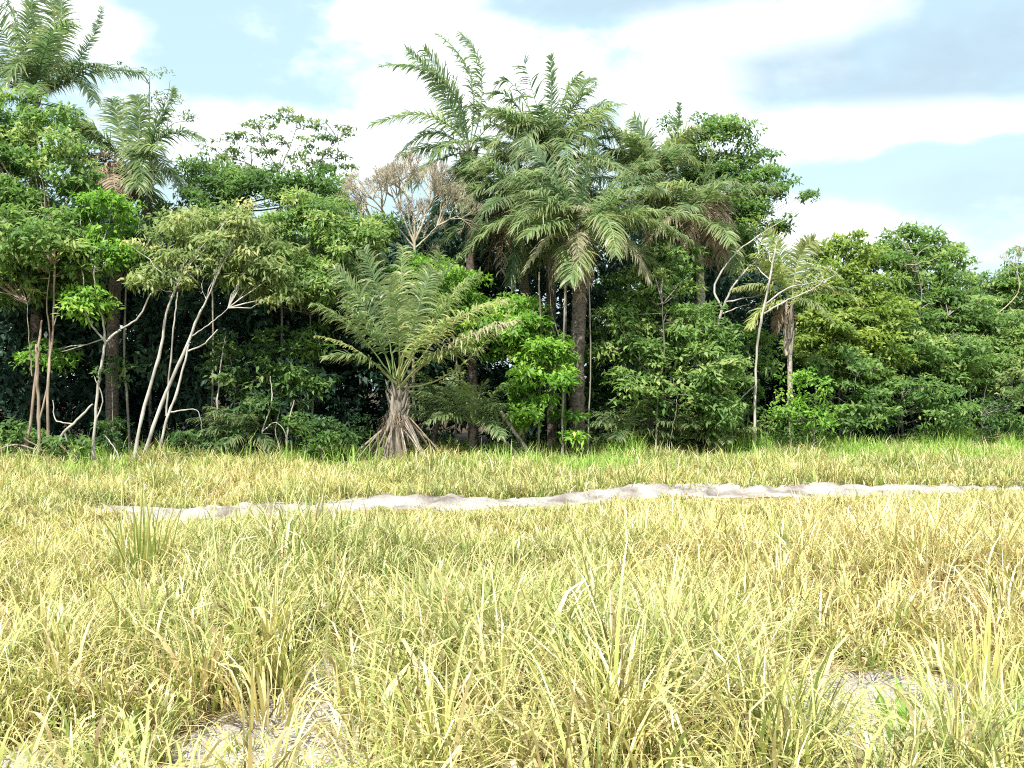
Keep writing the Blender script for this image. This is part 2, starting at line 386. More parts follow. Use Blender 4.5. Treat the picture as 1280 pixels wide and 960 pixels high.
def bank():
    m, nt, N = new_mat('pale sand'); L = nt.links.new
    geo = N('ShaderNodeNewGeometry')
    n1 = N('ShaderNodeTexNoise'); n1.inputs['Scale'].default_value = 2.2; n1.inputs['Detail'].default_value = 8; L(geo.outputs['Position'], n1.inputs['Vector'])
    n2 = N('ShaderNodeTexNoise'); n2.inputs['Scale'].default_value = 14; n2.inputs['Detail'].default_value = 6; L(geo.outputs['Position'], n2.inputs['Vector'])
    rp = ramp(nt, [(.34, (0.133, 0.114, 0.100)), (.45, (0.240, 0.219, 0.199)), (.62, (0.334, 0.319, 0.301))]); L(n1.outputs['Fac'], rp.inputs[0])
    p = N('ShaderNodeBsdfPrincipled'); p.inputs['Roughness'].default_value = .95; p.inputs['Specular IOR Level'].default_value = .1; L(rp.outputs[0], p.inputs['Base Color'])
    bp = N('ShaderNodeBump'); bp.inputs['Strength'].default_value = .9; bp.inputs['Distance'].default_value = .06; L(n2.outputs['Fac'], bp.inputs['Height']); L(bp.outputs[0], p.inputs['Normal'])
    o = N('ShaderNodeOutputMaterial'); L(p.outputs[0], o.inputs[0])
    xs = np.arange(-16, 20, .06); v = np.linspace(-1.3, 1.3, 44)
    X, V = np.meshgrid(xs, v); Y = bank_y(X) + V + .22 * lowfreq(X, X * 0, 1.2, 3)
    h = .12 * np.exp(-(V / .40) ** 2) * (1 + .12 * lowfreq(X, V, 2.6, 5)) + .012 * lowfreq(X, V, 6, 6) + .016 * lowfreq(X, V, 15, 8) + .012 * lowfreq(X, V, 31, 12)
    h += .015 * np.clip(lowfreq(X * 1.0 + V * 1.2, V * .4, 3.2, 9), 0, 2) * np.exp(-(V / .7) ** 2)
    Z = gz(X, Y) + h - .09 * np.clip((np.abs(V) - .7) / .4, 0, 1) - .10 * np.clip((-X - 5.2) / 2.5, 0, 1) - .07 * np.clip((X - 5.5) / 2, 0, 1)
    i = np.arange(X.size).reshape(X.shape); q = np.stack([i[:-1, :-1], i[:-1, 1:], i[1:, 1:], i[1:, :-1]], -1)
    mb = MB(); mb.add(np.stack([X, Y, Z], -1), q, .5)
    tag(mb.build('sand_bank', m, None, True), 'low bank of pale sand crossing the dry grass', None, kind='structure')
bank()

# ================================================================== GRASS
GM = leaf_mat('grass blades', [(0, (0.084, 0.050, 0.022)), (.05, (0.135, 0.094, 0.033)), (.07, (0.109, 0.204, 0.033)), (.28, (0.242, 0.304, 0.058)), (.5, (0.386, 0.389, 0.102)), (.68, (0.471, 0.399, 0.148)), (.84, (0.453, 0.314, 0.143)), (.92, (0.521, 0.441, 0.244)), (1, (0.671, 0.644, 0.434))], wob=.03,
              transl=.28, rough=.4, spec=.5, tip=(0.589, 0.517, 0.237), tcol=1.2)
GG = leaf_mat('green grass', [(0, (0.107, 0.255, 0.040)), (.5, (0.238, 0.441, 0.070)), (1, (0.451, 0.556, 0.140))], transl=.42, rough=.5, spec=.3, tip=(0.429, 0.533, 0.151), tcol=1.3)
def blades(mb, x, y, h, w, lean, az, curl, tint, K=5, z0=None, r=R):
    n = len(x); P = np.zeros((n, K, 3)); P[:, 0, 0] = x; P[:, 0, 1] = y; P[:, 0, 2] = (gz(x, y) if z0 is None else z0) - .02
    dirh = np.stack([np.cos(az), np.sin(az)], 1)
    for k in range(1, K):
        th = lean + 1.5 * curl * ((k - .5) / (K - 1)) ** 2.8
        ds = h / (K - 1)
        P[:, k, :2] = P[:, k - 1, :2] + dirh * (np.sin(th) * ds)[:, None]
        P[:, k, 2] = P[:, k - 1, 2] + np.cos(th) * ds
    P[:, :, 2] = np.maximum(P[:, :, 2], .012)
    tw = az + math.pi / 2 + r.normal(size=n) * .5
    side = np.stack([np.cos(tw), np.sin(tw), r.normal(size=n) * .15], 1)[:, None]
    prof = {5: [.55, 1, .95, .65, .06], 4: [.6, 1, .8, .06], 3: [.8, .9, .08], 6: [.5, .95, 1, .85, .55, .05], 7: [.5, .85, 1, .98, .8, .48, .04]}[K]
    ribbons(mb, P, side, w[:, None] * np.array(prof)[None], np.clip(tint, 0, 1))
def region_tint(x, y):
    # straw patches and greener patches, as they lie in the field
    t = .44 + .13 * lowfreq(x, y, .9, 21) + .10 * lowfreq(x, y, 2.6, 22)
    t += .34 * np.exp(-((x - 4.4) / 2.8) ** 2 - ((y - 9.6) / 2.6) ** 2)
    t += .16 * np.exp(-((x + 5.0) / 2.0) ** 2 - ((y - 10) / 2.0) ** 2)
    t -= .17 * np.exp(-((x + .9) / 2.6) ** 2 - ((y - 7.5) / 2.6) ** 2)
    t -= .24 * np.clip((y - edge_y(x) + 5.5) / 4, 0, 1) * np.clip((x + 3.5) / 4, 0, 1)
    t += .08 * np.exp(-((x + 6.5) / 4) ** 2 - ((y - 18) / 4) ** 2) - .10 * (y > bank_y(x))
    return t
def field():
    mb = MB()
    def scatter(y0, y1, dens, tus, hm, wm, K, seed):
        r = np.random.default_rng(seed)
        # tussocks
        half = lambda y: .5 * y + 1.6
        A = (half(y0) + half(y1)) * (y1 - y0)
        nt_ = int(A * tus)
        ty = r.uniform(y0, y1, nt_); tx = r.uniform(-1, 1, nt_) * half(ty)
        ok = (bare(tx, ty) < .35) | (r.random(len(tx)) < .03); tx, ty = tx[ok], ty[ok]
        per = r.integers(18, 46, len(tx)); idx = np.repeat(np.arange(len(tx)), per); n = len(idx)
        tr = r.uniform(.05, .14, len(tx))
        ang = r.uniform(0, 6.28, n); rad = tr[idx] * np.sqrt(r.random(n))
        x = tx[idx] + np.cos(ang) * rad; y = ty[idx] + np.sin(ang) * rad
        th = r.uniform(.55, 1.35, len(tx)); tt = .17 * r.normal(size=len(tx)) - .03
        az = ang + r.normal(size=n) * .6; lean = np.abs(r.normal(size=n)) * .25 + .03; sz = th[idx]; dt = tt[idx]
        # loose blades between
        n2 = int(A * dens); y2 = r.uniform(y0, y1, n2); x2 = r.uniform(-1, 1, n2) * half(y2)
        ok = r.random(n2) > bare(x2, y2) * .80; x2, y2 = x2[ok], y2[ok]; n2 = len(x2)
        x = np.concatenate([x, x2]); y = np.concatenate([y, y2])
        az = np.concatenate([az, r.uniform(0, 6.28, n2)]); lean = np.concatenate([lean, np.abs(r.normal(size=n2)) * .42 + .06])
        sz = np.concatenate([sz, r.uniform(.35, .85, n2)]); dt = np.concatenate([dt, .10 + .12 * r.normal(size=n2)])
        n = len(x)
        by = bank_y(x)
        ok = np.abs(y - by + .12) > .16 + .5 * (r.random(n) - .5) ** 3 * 4 + .26 * lowfreq(x, y, 1.9, 71) - .45 * np.clip((-x - 3.6) / 2, 0, 1)
        ok |= r.random(n) < .07
        ok &= y < edge_y(x) + .5
        front = np.where(y < by, np.clip((by - y - .3) / 4.0, .24, 1), 1.0)
        front = np.maximum(front, .7 * np.clip((-x - 4.0) / 1.2, 0, 1))
        patch = np.clip(1 + .3 * lowfreq(x, y, 1.6, 31), .5, 1.6)
        h = hm * sz * patch * front * r.uniform(.6, 1.25, n); w = np.minimum(wm * r.lognormal(0, .45, n), .02)
        curl = np.abs(r.normal(size=n)) * 1.0 + .45; curl[r.random(n) < .30] += 1.2
        tint = region_tint(x, y) - .09 + dt + .13 * r.normal(size=n)
        big = r.random(n) < .06; w[big] = np.minimum(w[big] * 1.8, .024); curl[big] = r.uniform(1.6, 2.9, big.sum()); tint[big] = r.choice([.36, .55, .97], big.sum()) + .05 * r.normal(size=big.sum())
        dry = r.random(n) < .17; tint[dry] = r.uniform(.85, 1, dry.sum()); tint = np.maximum(tint, .09); brn = r.random(n) < np.where(y > 15, .04, .09); tint[brn] = r.uniform(0, .05, brn.sum())
        s = ok
        blades(mb, x[s], y[s], h[s], w[s], lean[s], az[s], curl[s], tint[s], K, r=r)
        print('grass', y0, y1, s.sum())
    scatter(3.5, 6.5, 420, 44, .50, .0100, 7, 41)
    scatter(6.5, 10, 380, 38, .47, .0105, 6, 42)
    scatter(10, 16.5, 320, 24, .40, .012, 5, 43)
    scatter(16.5, 29.5, 180, 12, .38, .0145, 4, 44)
    r = np.random.default_rng(48); n = 15000; y = 2.6 + 11 * r.random(n) ** 1.4; x = r.uniform(-1, 1, n) * (.5 * y + 1.4)      # fallen straw on the soil
    blades(mb, x, y, r.uniform(.08, .34, n), .005 * r.lognormal(0, .4, n), r.uniform(1.3, 1.56, n), r.uniform(0, 6.28, n), r.normal(size=n) * .25, r.choice([.03, .6, .75, .9, 1.0], n), 4, z0=gz(x, y) + r.uniform(.02, .06, n) - .03 * bare(x, y), r=r)
    o = mb.build('grass', GM, None, True)
    tag(o, 'dry yellow green grass covering the whole field', 'grass', kind='stuff')
field()
def verge():                                     # green, taller grass along the foot of the trees
    mb = MB(); r = np.random.default_rng(55); n = 110000
    x = r.uniform(-14, 20, n); u = r.random(n)
    y = edge_y(x) + .9 - 8.0 * u ** 1.4
    g = np.clip((x + 3.5) / 5, .22, 1) * np.clip((y - edge_y(x) + 5.0) / 5, 0, 1)
    ok = (r.random(n) < g * .9 + .05 * (y > edge_y(x) - 1)) & (y > bank_y(x) + 1.2); x, y = x[ok], y[ok]; n = len(x)
    h = .40 * r.uniform(.5, 1.2, n) * np.clip(1 + .35 * lowfreq(x, y, 2.2, 56), .5, 1.9) * np.where(y > edge_y(x) - 1.2, np.clip(1.25 + .5 * lowfreq(x, y, 3.5, 57), .8, 2.1), 1); w = .016 * r.lognormal(0, .35, n)
    blades(mb, x, y, h, w, np.abs(r.normal(size=n)) * .3, r.uniform(0, 6.28, n), np.abs(r.normal(size=n)) * 1.0, .5 + .2 * r.normal(size=n), 4, r=r)
    tag(mb.build('verge_grass', GG), 'greener grass along the foot of the trees', 'grass', kind='stuff')
verge()

def clump(label, px, py, h, w, n, tint, seed, mat=GM, lean=.2, curl=.9, spread=.1, special=None, name='grass_clump', group='grass clumps standing out of the field'):
    d = CH * F / (py - HZ); b = at(px, py, d); b[2] = 0
    r = np.random.default_rng(seed); root = thing(name, b, label, 'grass clump', group)
    mb = MB(); a = r.uniform(0, 6.28, n); rad = spread * np.sqrt(r.random(n))
    blades(mb, b[0] + np.cos(a) * rad, b[1] + np.sin(a) * rad, h * r.uniform(.6, 1.1, n), w * r.lognormal(0, .3, n), np.abs(r.normal(size=n)) * lean, a + r.normal(size=n) * .5,
           np.abs(r.normal(size=n)) * curl, np.maximum(tint + .2 * r.normal(size=n), .08), 6, r=r)
    mb.build('blades', mat, root)
    if special:
        for (pts, ww, tt) in special:
            mb = MB(); P = spline(np.array([at(q[0], q[1], d - .05) for q in pts]), 8)
            m = len(P); pr = np.sin(np.linspace(.5, math.pi - .12, m)) * ww
            ribbons(mb, P[None], np.array([[[.93, -.3, .12]]]), pr[None], np.array([tt]))
            mb.build('broad_blade', mat, root)
clump('tall green grass clump rising above the pale sand bank line', 178, 745, 1.0, .014, 64, .22, 1, curl=.8, spread=.2)
clump('green clump carrying one broad bleached upright blade', 703, 838, .55, .013, 34, .34, 2, special=[([(706, 838), (703, 780), (706, 728)], .045, 1.0), ([(700, 840), (712, 770), (728, 758)], .022, .98)])
clump('clump with a folded bleached blade over a bright green blade', 505, 925, .42, .016, 36, .55, 3, special=[([(470, 900), (490, 858), (512, 828)], .05, 1.0), ([(500, 925), (508, 880), (512, 832)], .06, .14)])
clump('brown arching dead grass clump beside a bare sand patch', 335, 905, .55, .012, 60, .82, 4, lean=.5, curl=1.9, spread=.15)
clump('dense dark green tuft in the middle of the field', 525, 800, .6, .011, 56, .2, 5, spread=.13, curl=.7)
clump('rusty brown clump of collapsed blades near the bare corner', 455, 935, .5, .012, 60, .9, 6, lean=.5, curl=1.7, spread=.16)
clump('tall straight green stalks sticking out of the straw', 745, 770, .85, .009, 14, .1, 7, lean=.12, curl=.3, spread=.2)
clump('tall leaning clump with wide yellow blades beside a bare patch', 1235, 905, .68, .013, 60, .42, 8, curl=.8, spread=.15)
clump('small bright green sprout growing on a bare patch', 1130, 925, .34, .012, 40, .32, 9, spread=.13, mat=GG, lean=.4)
clump('low green tuft just in front of the sand bank', 572, 668, .32, .02, 46, .12, 10, spread=.22, curl=1.2)

# ================================================================== PALMS
D = dict
palm('windblown tall palm with two high ragged fronds against white cloud', (586, 190, 28), (592, 28.3), [
    ((592, 95, 0), (546, 42, .3), D(ll=.6, tint=.62)), ((606, 90, .3), (574, 40, .2), D(ll=.55, tint=.6)), ((560, 95, -.3), (476, 82, -.4), D(ll=.6, droop=.8)),
    ((560, 120, -.2), (508, 62, -.2), D(ll=.5)), ((540, 140, -.5), (464, 156, -.8)), ((570, 130, .6), (530, 62, .9)), ((540, 160, 0), (490, 205, -.4)), ((625, 140, 0), (655, 118, .3), D(thin=.4)),
    ((560, 175, -1), (520, 235, -1.2)), ((610, 170, -.8), (640, 220, -1.2)), ((590, 200, -1), (575, 260, -1.6))], auto=7, L=2.4, el=(30, -35), seed=11, tint=.4)
palm('tall dense palm with a stiff upright spear beside the windblown palm', (688, 205, 27.5), (690, 27.8), [
    ((690, 130, 0), (688, 68, 0), D(ll=.42, droop=.3, tint=.3)), ((668, 120, .2), (655, 78, .2), D(thin=.25, tint=.2)), ((640, 120, 0), (612, 122, -.3), D(thin=.7)), ((650, 110, .5), (622, 104, .6), D(thin=.3)),
    ((715, 130, 0), (738, 98, .2)), ((735, 140, 0), (768, 160, -.2)), ((650, 140, -.6), (596, 150, -.8), D(tint=.6)), ((660, 150, -.8), (610, 190, -1.4), D(tint=.6)), ((720, 160, -.8), (755, 215, -1.2)),
    ((700, 130, -.6), (725, 92, -.8), D(tint=.55)), ((640, 150, .6), (590, 130, .4)), ((670, 150, -1), (640, 215, -1.8)), ((705, 165, -1), (712, 235, -1.8)), ((735, 150, .4), (775, 180, .4))], auto=20, L=2.7, el=(84, -35), seed=12, tint=.45, dead=3)
palm('dark drooping palm behind the central tall palm', (648, 262, 26.6), (650, 26.8), [
    ((610, 225, -.3), (585, 262, -.6)), ((620, 240, -.6), (592, 300, -.9)), ((650, 190, 0), (640, 150, 0)), ((690, 225, -.3), (715, 262, -.8)), ((630, 215, .5), (590, 215, .3)), ((655, 240, -1), (650, 300, -1.5))],
    auto=18, L=2.5, el=(70, -45), seed=13, tint=.38, dead=4)
palm('central tall palm with drooping crown and dark shaggy trunk', (722, 296, 24.6), (722, 24.4), [
    ((660, 262, -.2), (596, 300, -.5), D(tint=.62)), ((690, 292, -.4), (654, 342, -.8), D(tint=.75, ll=.35, mat='pstraw')), ((722, 290, -.9), (727, 352, -1.3), D(mat='pstraw', ll=.4)), ((790, 268, -.2), (862, 300, -.5), D(tint=.6)),
    ((775, 292, -.5), (812, 352, -.8), D(tint=.7, mat='pstraw')), ((730, 230, -.2), (748, 165, -.1), D(ll=.55)), ((670, 225, -.2), (612, 238, -.6)), ((780, 230, 0), (832, 240, -.3), D(tint=.6)), ((716, 262, -.5), (738, 262, -1.2), D(mat='pstraw', ll=.4)),
    ((690, 215, .5), (660, 180, .6)), ((760, 240, .8), (800, 200, .9)), ((785, 262, -.9), (880, 272, -1.2), D(tint=.6)), ((690, 250, -1), (640, 290, -1.6), D(tint=.55)), ((755, 262, -1.2), (770, 318, -1.9), D(tint=.7))],
    auto=12, L=2.6, el=(70, -15), seed=14, tint=.45, trunk_r=.17, trunk_pts=[(722, 580, 24.4), (721, 460, 24.4), (724, 380, 24.5), (722, 300, 24.6)], dead=3)
palm('palm with a slim spear standing against the white cloud gap', (812, 240, 28), (812, 28.3), [
    ((842, 180, 0), (850, 128, 0), D(ll=.3, droop=.3)), ((815, 190, 0), (792, 148, 0)), ((835, 185, .2), (838, 138, .2), D(ll=.2, thin=.4)), ((780, 190, -.3), (752, 200, -.5)), ((840, 190, -.3), (872, 205, -.5), D(tint=.65)), ((800, 185, -.5), (765, 160, -.6)),
    ((845, 175, .2), (880, 165, .3), D(tint=.6)), ((820, 200, -.8), (830, 260, -1.5), D(tint=.62))], auto=20, L=2.5, el=(80, -35), seed=15, tint=.52, dead=3)
palm('palm with brown dead fronds hanging over a pale trunk', (868, 278, 26.8), (876, 26.6), [
    ((885, 245, -.4), (888, 305, -.7), D(mat='pdead', tint=.6)), ((870, 255, -.6), (858, 312, -.9), D(mat='pdead', tint=.7)), ((895, 255, -.2), (902, 320, -.3), D(mat='pdead', tint=.5)),
    ((835, 240, -.4), (790, 262, -.8), D(tint=.65)), ((840, 265, -.8), (800, 318, -1.2), D(mat='pstraw')), ((850, 220, 0), (826, 190, 0)), ((895, 225, 0), (930, 235, -.3)), ((860, 230, -.6), (812, 238, -1), D(tint=.65)), ((880, 230, .3), (890, 190, .4))],
    auto=12, L=2.2, el=(60, -20), seed=16, bark='ppale', tint=.5, trunk_r=.12, trunk_pts=[(878, 580, 26.6), (876, 450, 26.6), (875, 350, 26.7), (868, 285, 26.8)], dead=4)
palm('very tall palm cut off by the top of the picture', (38, 128, 27), (42, 27.5), [
    ((100, 75, 0), (126, 8, .2), D(ll=.3, tint=.2, droop=.3)), ((95, 85, 0), (136, 84, -.3), D(tint=.25)), ((90, 92, -.3), (118, 128, -.6), D(tint=.3)), ((70, 40, 0), (52, -20, 0)), ((75, 50, -.2), (72, -12, -.5), D(tint=.55)), ((45, 40, 0), (18, -40, 0)), ((10, 50, 0), (-30, -10, 0)),
    ((0, 80, -.3), (-45, 60, -.6)), ((60, 45, -.5), (92, 30, -.8)), ((25, 70, -.8), (-5, 130, -1.4)), ((20, 30, .5), (-10, -40, .5)), ((30, 60, -.6), (40, 0, -.6))], auto=10, L=2.9, el=(75, 0), seed=17, tint=.32)
palm('ragged palm with a tan skirt of dead fronds', (160, 212, 25.8), (146, 25.6), [
    ((205, 165, 0), (252, 172, -.2), D(tint=.35)), ((200, 150, 0), (215, 112, 0)), ((175, 160, 0), (170, 120, 0)), ((125, 165, -.3), (92, 158, -.6), D(tint=.5)), ((190, 190, -.4), (228, 238, -.8)), ((120, 190, -.6), (86, 232, -1), D(mat='pdead', tint=.8)),
    ((125, 205, -.9), (100, 262, -1.3), D(mat='pdead', tint=.75)), ((140, 210, -1), (150, 262, -1.5), D(mat='pdead', tint=.7)), ((170, 185, -.8), (180, 240, -1.3)), ((185, 185, -.2), (205, 130, -.2)), ((150, 160, .3), (140, 125, .5))], auto=8, L=2.1, el=(60, -20), seed=18, tint=.4, dead=4,
    trunk_pts=[(142, 580, 25.6), (140, 460, 25.6), (146, 330, 25.7), (160, 215, 25.8)], trunk_r=.14)
palm('small palm with yellow arching fronds and brown skirt', (986, 382, 25.6), (988, 25.6), [
    ((972, 338, -.2), (944, 318, -.4), D(mat='pgold', ll=.5)), ((1018, 354, -.2), (1076, 376, -.4), D(mat='pgold', ll=.46)), ((978, 322, .1), (958, 290, .1), D(mat='pgold', ll=.48)), ((998, 322, 0), (1018, 300, -.1), D(tint=.85, ll=.5)), ((955, 356, -.2), (918, 362, -.5), D(tint=.85, ll=.5)),
    ((1010, 372, -.4), (1042, 402, -.7), D(tint=.7)), ((960, 378, -.3), (936, 410, -.6), D(mat='pgold', ll=.45)), ((1012, 335, .2), (1050, 345, 0), D(tint=.8, ll=.5))], auto=3, L=1.4, el=(50, 10), seed=19, bark='ppale', ll=.4, trunk_r=.06, dead=4, stubs=True,
    trunk_pts=[(990, 562, 25.5), (988, 500, 25.5), (987, 440, 25.6), (986, 388, 25.6)])
# young stemless palm at the front, with splayed old petioles as props
yp = palm('young stemless palm at the field edge with splayed old petioles', (497, 482, 22.9), (497, 22.9), [
    ((446, 436, -.4), (394, 420, -.6), D(ll=.2, thin=.6, tint=.9, rr=.036)), ((500, 395, .1), (503, 308, .1), D(tint=.75)), ((468, 400, .1), (418, 336, -.1), D(tint=.55)), ((482, 395, .3), (455, 312, .4), D(tint=.4)), ((522, 392, .2), (550, 316, .2), D(tint=.7)),
    ((565, 428, -.9), (644, 402, -1.4), D(tint=.6, mat='pstraw', ll=.7, droop=1.0, rr=.03)), ((560, 404, -.6), (634, 376, -1.1), D(tint=.95, ll=.75, droop=.9)), ((540, 405, .3), (600, 340, .3), D(tint=.6)), ((445, 412, -.2), (392, 380, -.5), D(tint=.5)), ((470, 420, -.6), (432, 378, -1.1), D(tint=.5)),
    ((518, 400, -.4), (540, 338, -.6), D(tint=.6)), ((536, 408, -.3), (584, 350, -.4), D(tint=.8)), ((498, 412, -.7), (488, 348, -1.1), D(tint=.65)), ((458, 446, -.5), (408, 446, -.9), D(tint=.4)), ((540, 445, -.7), (600, 436, -1.1), D(tint=.7)), ((565, 470, -.3), (642, 384, -.5), D(thin=.3, tint=.85, rr=.022)),
    ((475, 385, .5), (436, 322, .8), D(tint=.35)), ((530, 385, .6), (575, 320, .9), D(tint=.45)), ((520, 430, -.8), (562, 398, -1.4), D(tint=.8)), ],
    auto=0, seed=20, group='young stemless palms at the forest edge', tint=.5, trunk_r=.15, bark='stub', stubs=False, ll=.58, droop=.8, wd=.038, fbare=.32, pairs=54)
def props():
    r = np.random.default_rng(5); c = at(497, 520, 22.9)
    n = 27
    for i in range(n):
        a = r.uniform(0, 6.28); rr = abs(r.normal()) * .4 + .22 if i % 2 else r.uniform(.7, 1.25)
        h = np.array([math.cos(a), math.sin(a), 0]); top = c + h * .13 + [0, 0, r.uniform(-.3, .12)]
        foot = np.array([c[0], c[1], 0]) + h * rr; foot[2] = .02 if r.random() < .7 else r.uniform(.05, .35)
        mid = .5 * (top + foot) + h * r.uniform(.0, .16) + [r.normal() * .05, 0, r.uniform(0, .14)]
        mb = MB(); tubes(mb, bez(top, mid, foot, 8), np.linspace(.034, .014, 8) * r.uniform(.55, 1.15), 6)
        mb.build('old_petiole', BM[('stub', 'brown', 'stub', 'grey')[i % 4]], yp, True)
    mb = MB(); n = 46; A = r.uniform(0, 6.28, n); H = r.uniform(-.35, .5, n); o = np.stack([np.cos(A), np.sin(A), 0 * A], 1)
    P0 = c + np.stack([0 * H, 0 * H, H], 1)
    tubes(mb, np.stack([P0 + o * .10, P0 + o * .20 + [0, 0, .12], P0 + o * .27 + [0, 0, .34]], 1), np.array([[.045, .032, .014]]) * r.uniform(.6, 1.2, (n, 1)), 5)
    mb.build('old_leaf_bases', BM['stub'], yp, True)
    mb = MB(); n = 420; a = r.uniform(0, 6.28, n); h = np.stack([np.cos(a), np.sin(a), 0 * a], 1); z = r.uniform(.1, 1.25, n)
    P0 = np.array([c[0], c[1], 0]) + h * (.2 + .55 * (1.3 - z)[:, None] * r.random((n, 1))) + np.stack([0 * z, 0 * z, z], 1)
    P = np.stack([P0, P0 + h * .06 + [0, 0, -.14] + r.normal(size=(n, 3)) * .03, P0 + h * .1 + [0, 0, -.32] + r.normal(size=(n, 3)) * .06], 1); P[:, :, 2] = np.maximum(P[:, :, 2], .03)
    ribbons(mb, P, unit(np.cross(h, [0, 0, 1.]) + r.normal(size=(n, 3)) * .3)[:, None], np.array([[.015, .013, .004]]) * np.ones((n, 1)), r.uniform(.1, .85, n))
    mb.build('dead_fibres', LM['pdead'], yp)
props()
for i, (px, py, d, lab, sd, tn) in enumerate([
    (592, 530, 23.4, 'small stemless palm beside the leaning dead log', 31, .45), (780, 545, 24.6, 'low palm clump at the foot of the large green shrub', 32, .4), (860, 548, 24.9, 'low palm clump left of the slender white stem', 33, .5),
    (300, 545, 23.4, 'low shaded palm clump between pale stems and the young palm', 34, .3), (548, 520, 24.6, 'shaded palm clump just behind the young stemless palm', 35, .3), (905, 555, 25.2, 'small palm clump touching the slender white stem', 36, .55)]):
    palm(lab, (px, py, d), (px, d), auto=13, L=1.5 if i in (0, 4) else 1.15, el=(80, 12), seed=sd, tint=tn, trunk_r=.07, stubs=False, ll=.4, pairs=44, group='young stemless palms at the forest edge', name='young_palm', wd=.036)

# ================================================================== BROADLEAF TREES
G1 = 'broadleaf trees of the forest edge'
tree('broadleaf_tree', 'large green tree at the picture edge over reddish brown stems', [(35, 190, 78, 58, 24.6), (25, 280, 90, 55, 23.6), (62, 335, 70, 34, 23), (10, 350, 70, 40, 23.2), (50, 305, 66, 36, 22.3), (75, 215, 46, 40, 23.4), (-70, 260, 80, 90, 24), (-60, 150, 70, 50, 25)],
     [[(30, 578, 6), (42, 500, 5), (48, 440, 5), (52, 400, 3)], [(50, 578, 6), (48, 500, 6), (46, 430, 5)], [(61, 578, 5), (60, 480, 4.5), (66, 410, 4), (68, 330, 3)], [(48, 530, 3), (60, 480, 3), (62, 420, 3), (58, 380, 2), (62, 340, 1.5)], [(40, 470, 2), (36, 420, 1.5), (34, 380, 1)], [(66, 410, 2), (75, 380, 1.5)]],
     'mid', 'brown', group=G1, seed=101, d=22.5, tint=0.55)
tree('broadleaf_tree', 'bright green tree on a pale stem forked like a Y', [(146, 278, 46, 36, 23.4), (128, 318, 52, 22, 22.9), (120, 395, 26, 16, 22.4), (112, 372, 30, 16, 22.5), (60, 450, 40, 12, 23.2)],
     [[(116, 577, 5), (120, 510, 5), (125, 465, 5), (132, 428, 4.5)], [(132, 428, 4), (116, 408, 3), (106, 385, 2.5), (104, 345, 1.5)], [(132, 428, 4), (150, 412, 3.5), (172, 398, 3), (188, 368, 2.5), (200, 362, 1)], [(132, 428, 4), (128, 400, 3), (120, 370, 2.5), (117, 340, 2)], [(118, 530, 2.5), (128, 500, 2), (118, 470, 1.2)]],
     'bright', 'pale', group=G1, seed=102, d=22.4, tint=.4, dens=15)
tree('broadleaf_tree', 'olive crowned tree with four pale slanting stems', [(228, 322, 60, 44, 22.9), (300, 312, 66, 48, 23.1), (262, 285, 60, 26, 23.6), (338, 352, 44, 32, 23), (205, 352, 36, 18, 22.7)],
     [[(167, 577, 6), (180, 510, 5.5), (200, 440, 5), (208, 390, 4), (222, 355, 3)], [(178, 577, 6.5), (200, 510, 6), (230, 440, 5), (248, 395, 4), (258, 375, 3)], [(198, 577, 5), (208, 525, 4.5), (220, 495, 4), (230, 455, 3.5), (236, 430, 3)], [(208, 520, 3), (212, 460, 3), (218, 400, 2.5), (222, 365, 2)], [(230, 440, 3), (255, 430, 2.5), (272, 412, 2)],
      [(240, 420, 2), (262, 405, 1.8), (285, 385, 1.2)], [(212, 515, 2.5), (235, 512, 2), (248, 515, 1.5), (253, 540, 1)]], 'olive', 'pale', group=G1, seed=103, d=22.4, tint=0.60, leaf=(.17, .055), droop=.7)
tree('broadleaf_tree', 'dark round tree under the open umbrella crown', [(262, 235, 62, 32, 26.5), (330, 245, 62, 34, 26.3), (390, 245, 50, 28, 26.4), (235, 268, 40, 30, 25.5)], (), 'mid', 'grey', group=G1, seed=104, tint=0.40)
tree('umbrella_tree', 'open flat topped tree with sky showing through its layers', [(362, 146, 34, 7, 28.4, .9), (330, 160, 34, 6, 28.5, .8), (392, 158, 26, 6, 28.3, .8), (300, 176, 36, 6, 28.2, .9), (355, 176, 40, 6, 28, .9), (408, 176, 26, 6, 28.2, .7), (280, 192, 34, 6, 28, .8), (335, 194, 50, 6, 28, .9), (400, 196, 40, 7, 28.2, .8),
      (268, 206, 30, 6, 27.8, .7), (330, 212, 70, 7, 27.8, .9), (410, 214, 40, 8, 28, .8), (432, 166, 18, 5, 28.6, .5)],
     [[(350, 566, 5), (352, 400, 4), (350, 260, 3.5), (348, 215, 3)], [(348, 215, 2), (330, 180, 1.6), (322, 158, 1)], [(348, 215, 2), (365, 175, 1.6), (372, 150, 1)], [(349, 230, 2), (310, 205, 1.6), (275, 192, 1)], [(349, 230, 2), (395, 205, 1.6), (428, 168, 1)]],
     'olive', 'grey', group=G1, seed=105, d=28.2, dens=26, clump=.25, per=26, flat=.34, tint=.32, frac=.6, br=.011, shell=.15, leaf=(.14, .06))
tree('broadleaf_tree', 'light green tree filling the gap below the bare tree', [(385, 285, 62, 42, 24.6), (365, 350, 72, 46, 23.8), (440, 310, 44, 48, 24.4), (420, 370, 46, 40, 23.9), (470, 285, 26, 22, 25)], (), 'mid', 'grey', group=G1, seed=106, tint=0.66, leaf=(.145, .055), droop=.5)
tree('broadleaf_tree', 'bright green bushy tree behind the young stemless palm', [(566, 358, 44, 40, 25), (600, 400, 50, 34, 24.6), (525, 350, 36, 34, 25.2), (640, 385, 34, 22, 24.6)], (), 'bright', 'grey', group=G1, seed=107, tint=.42)
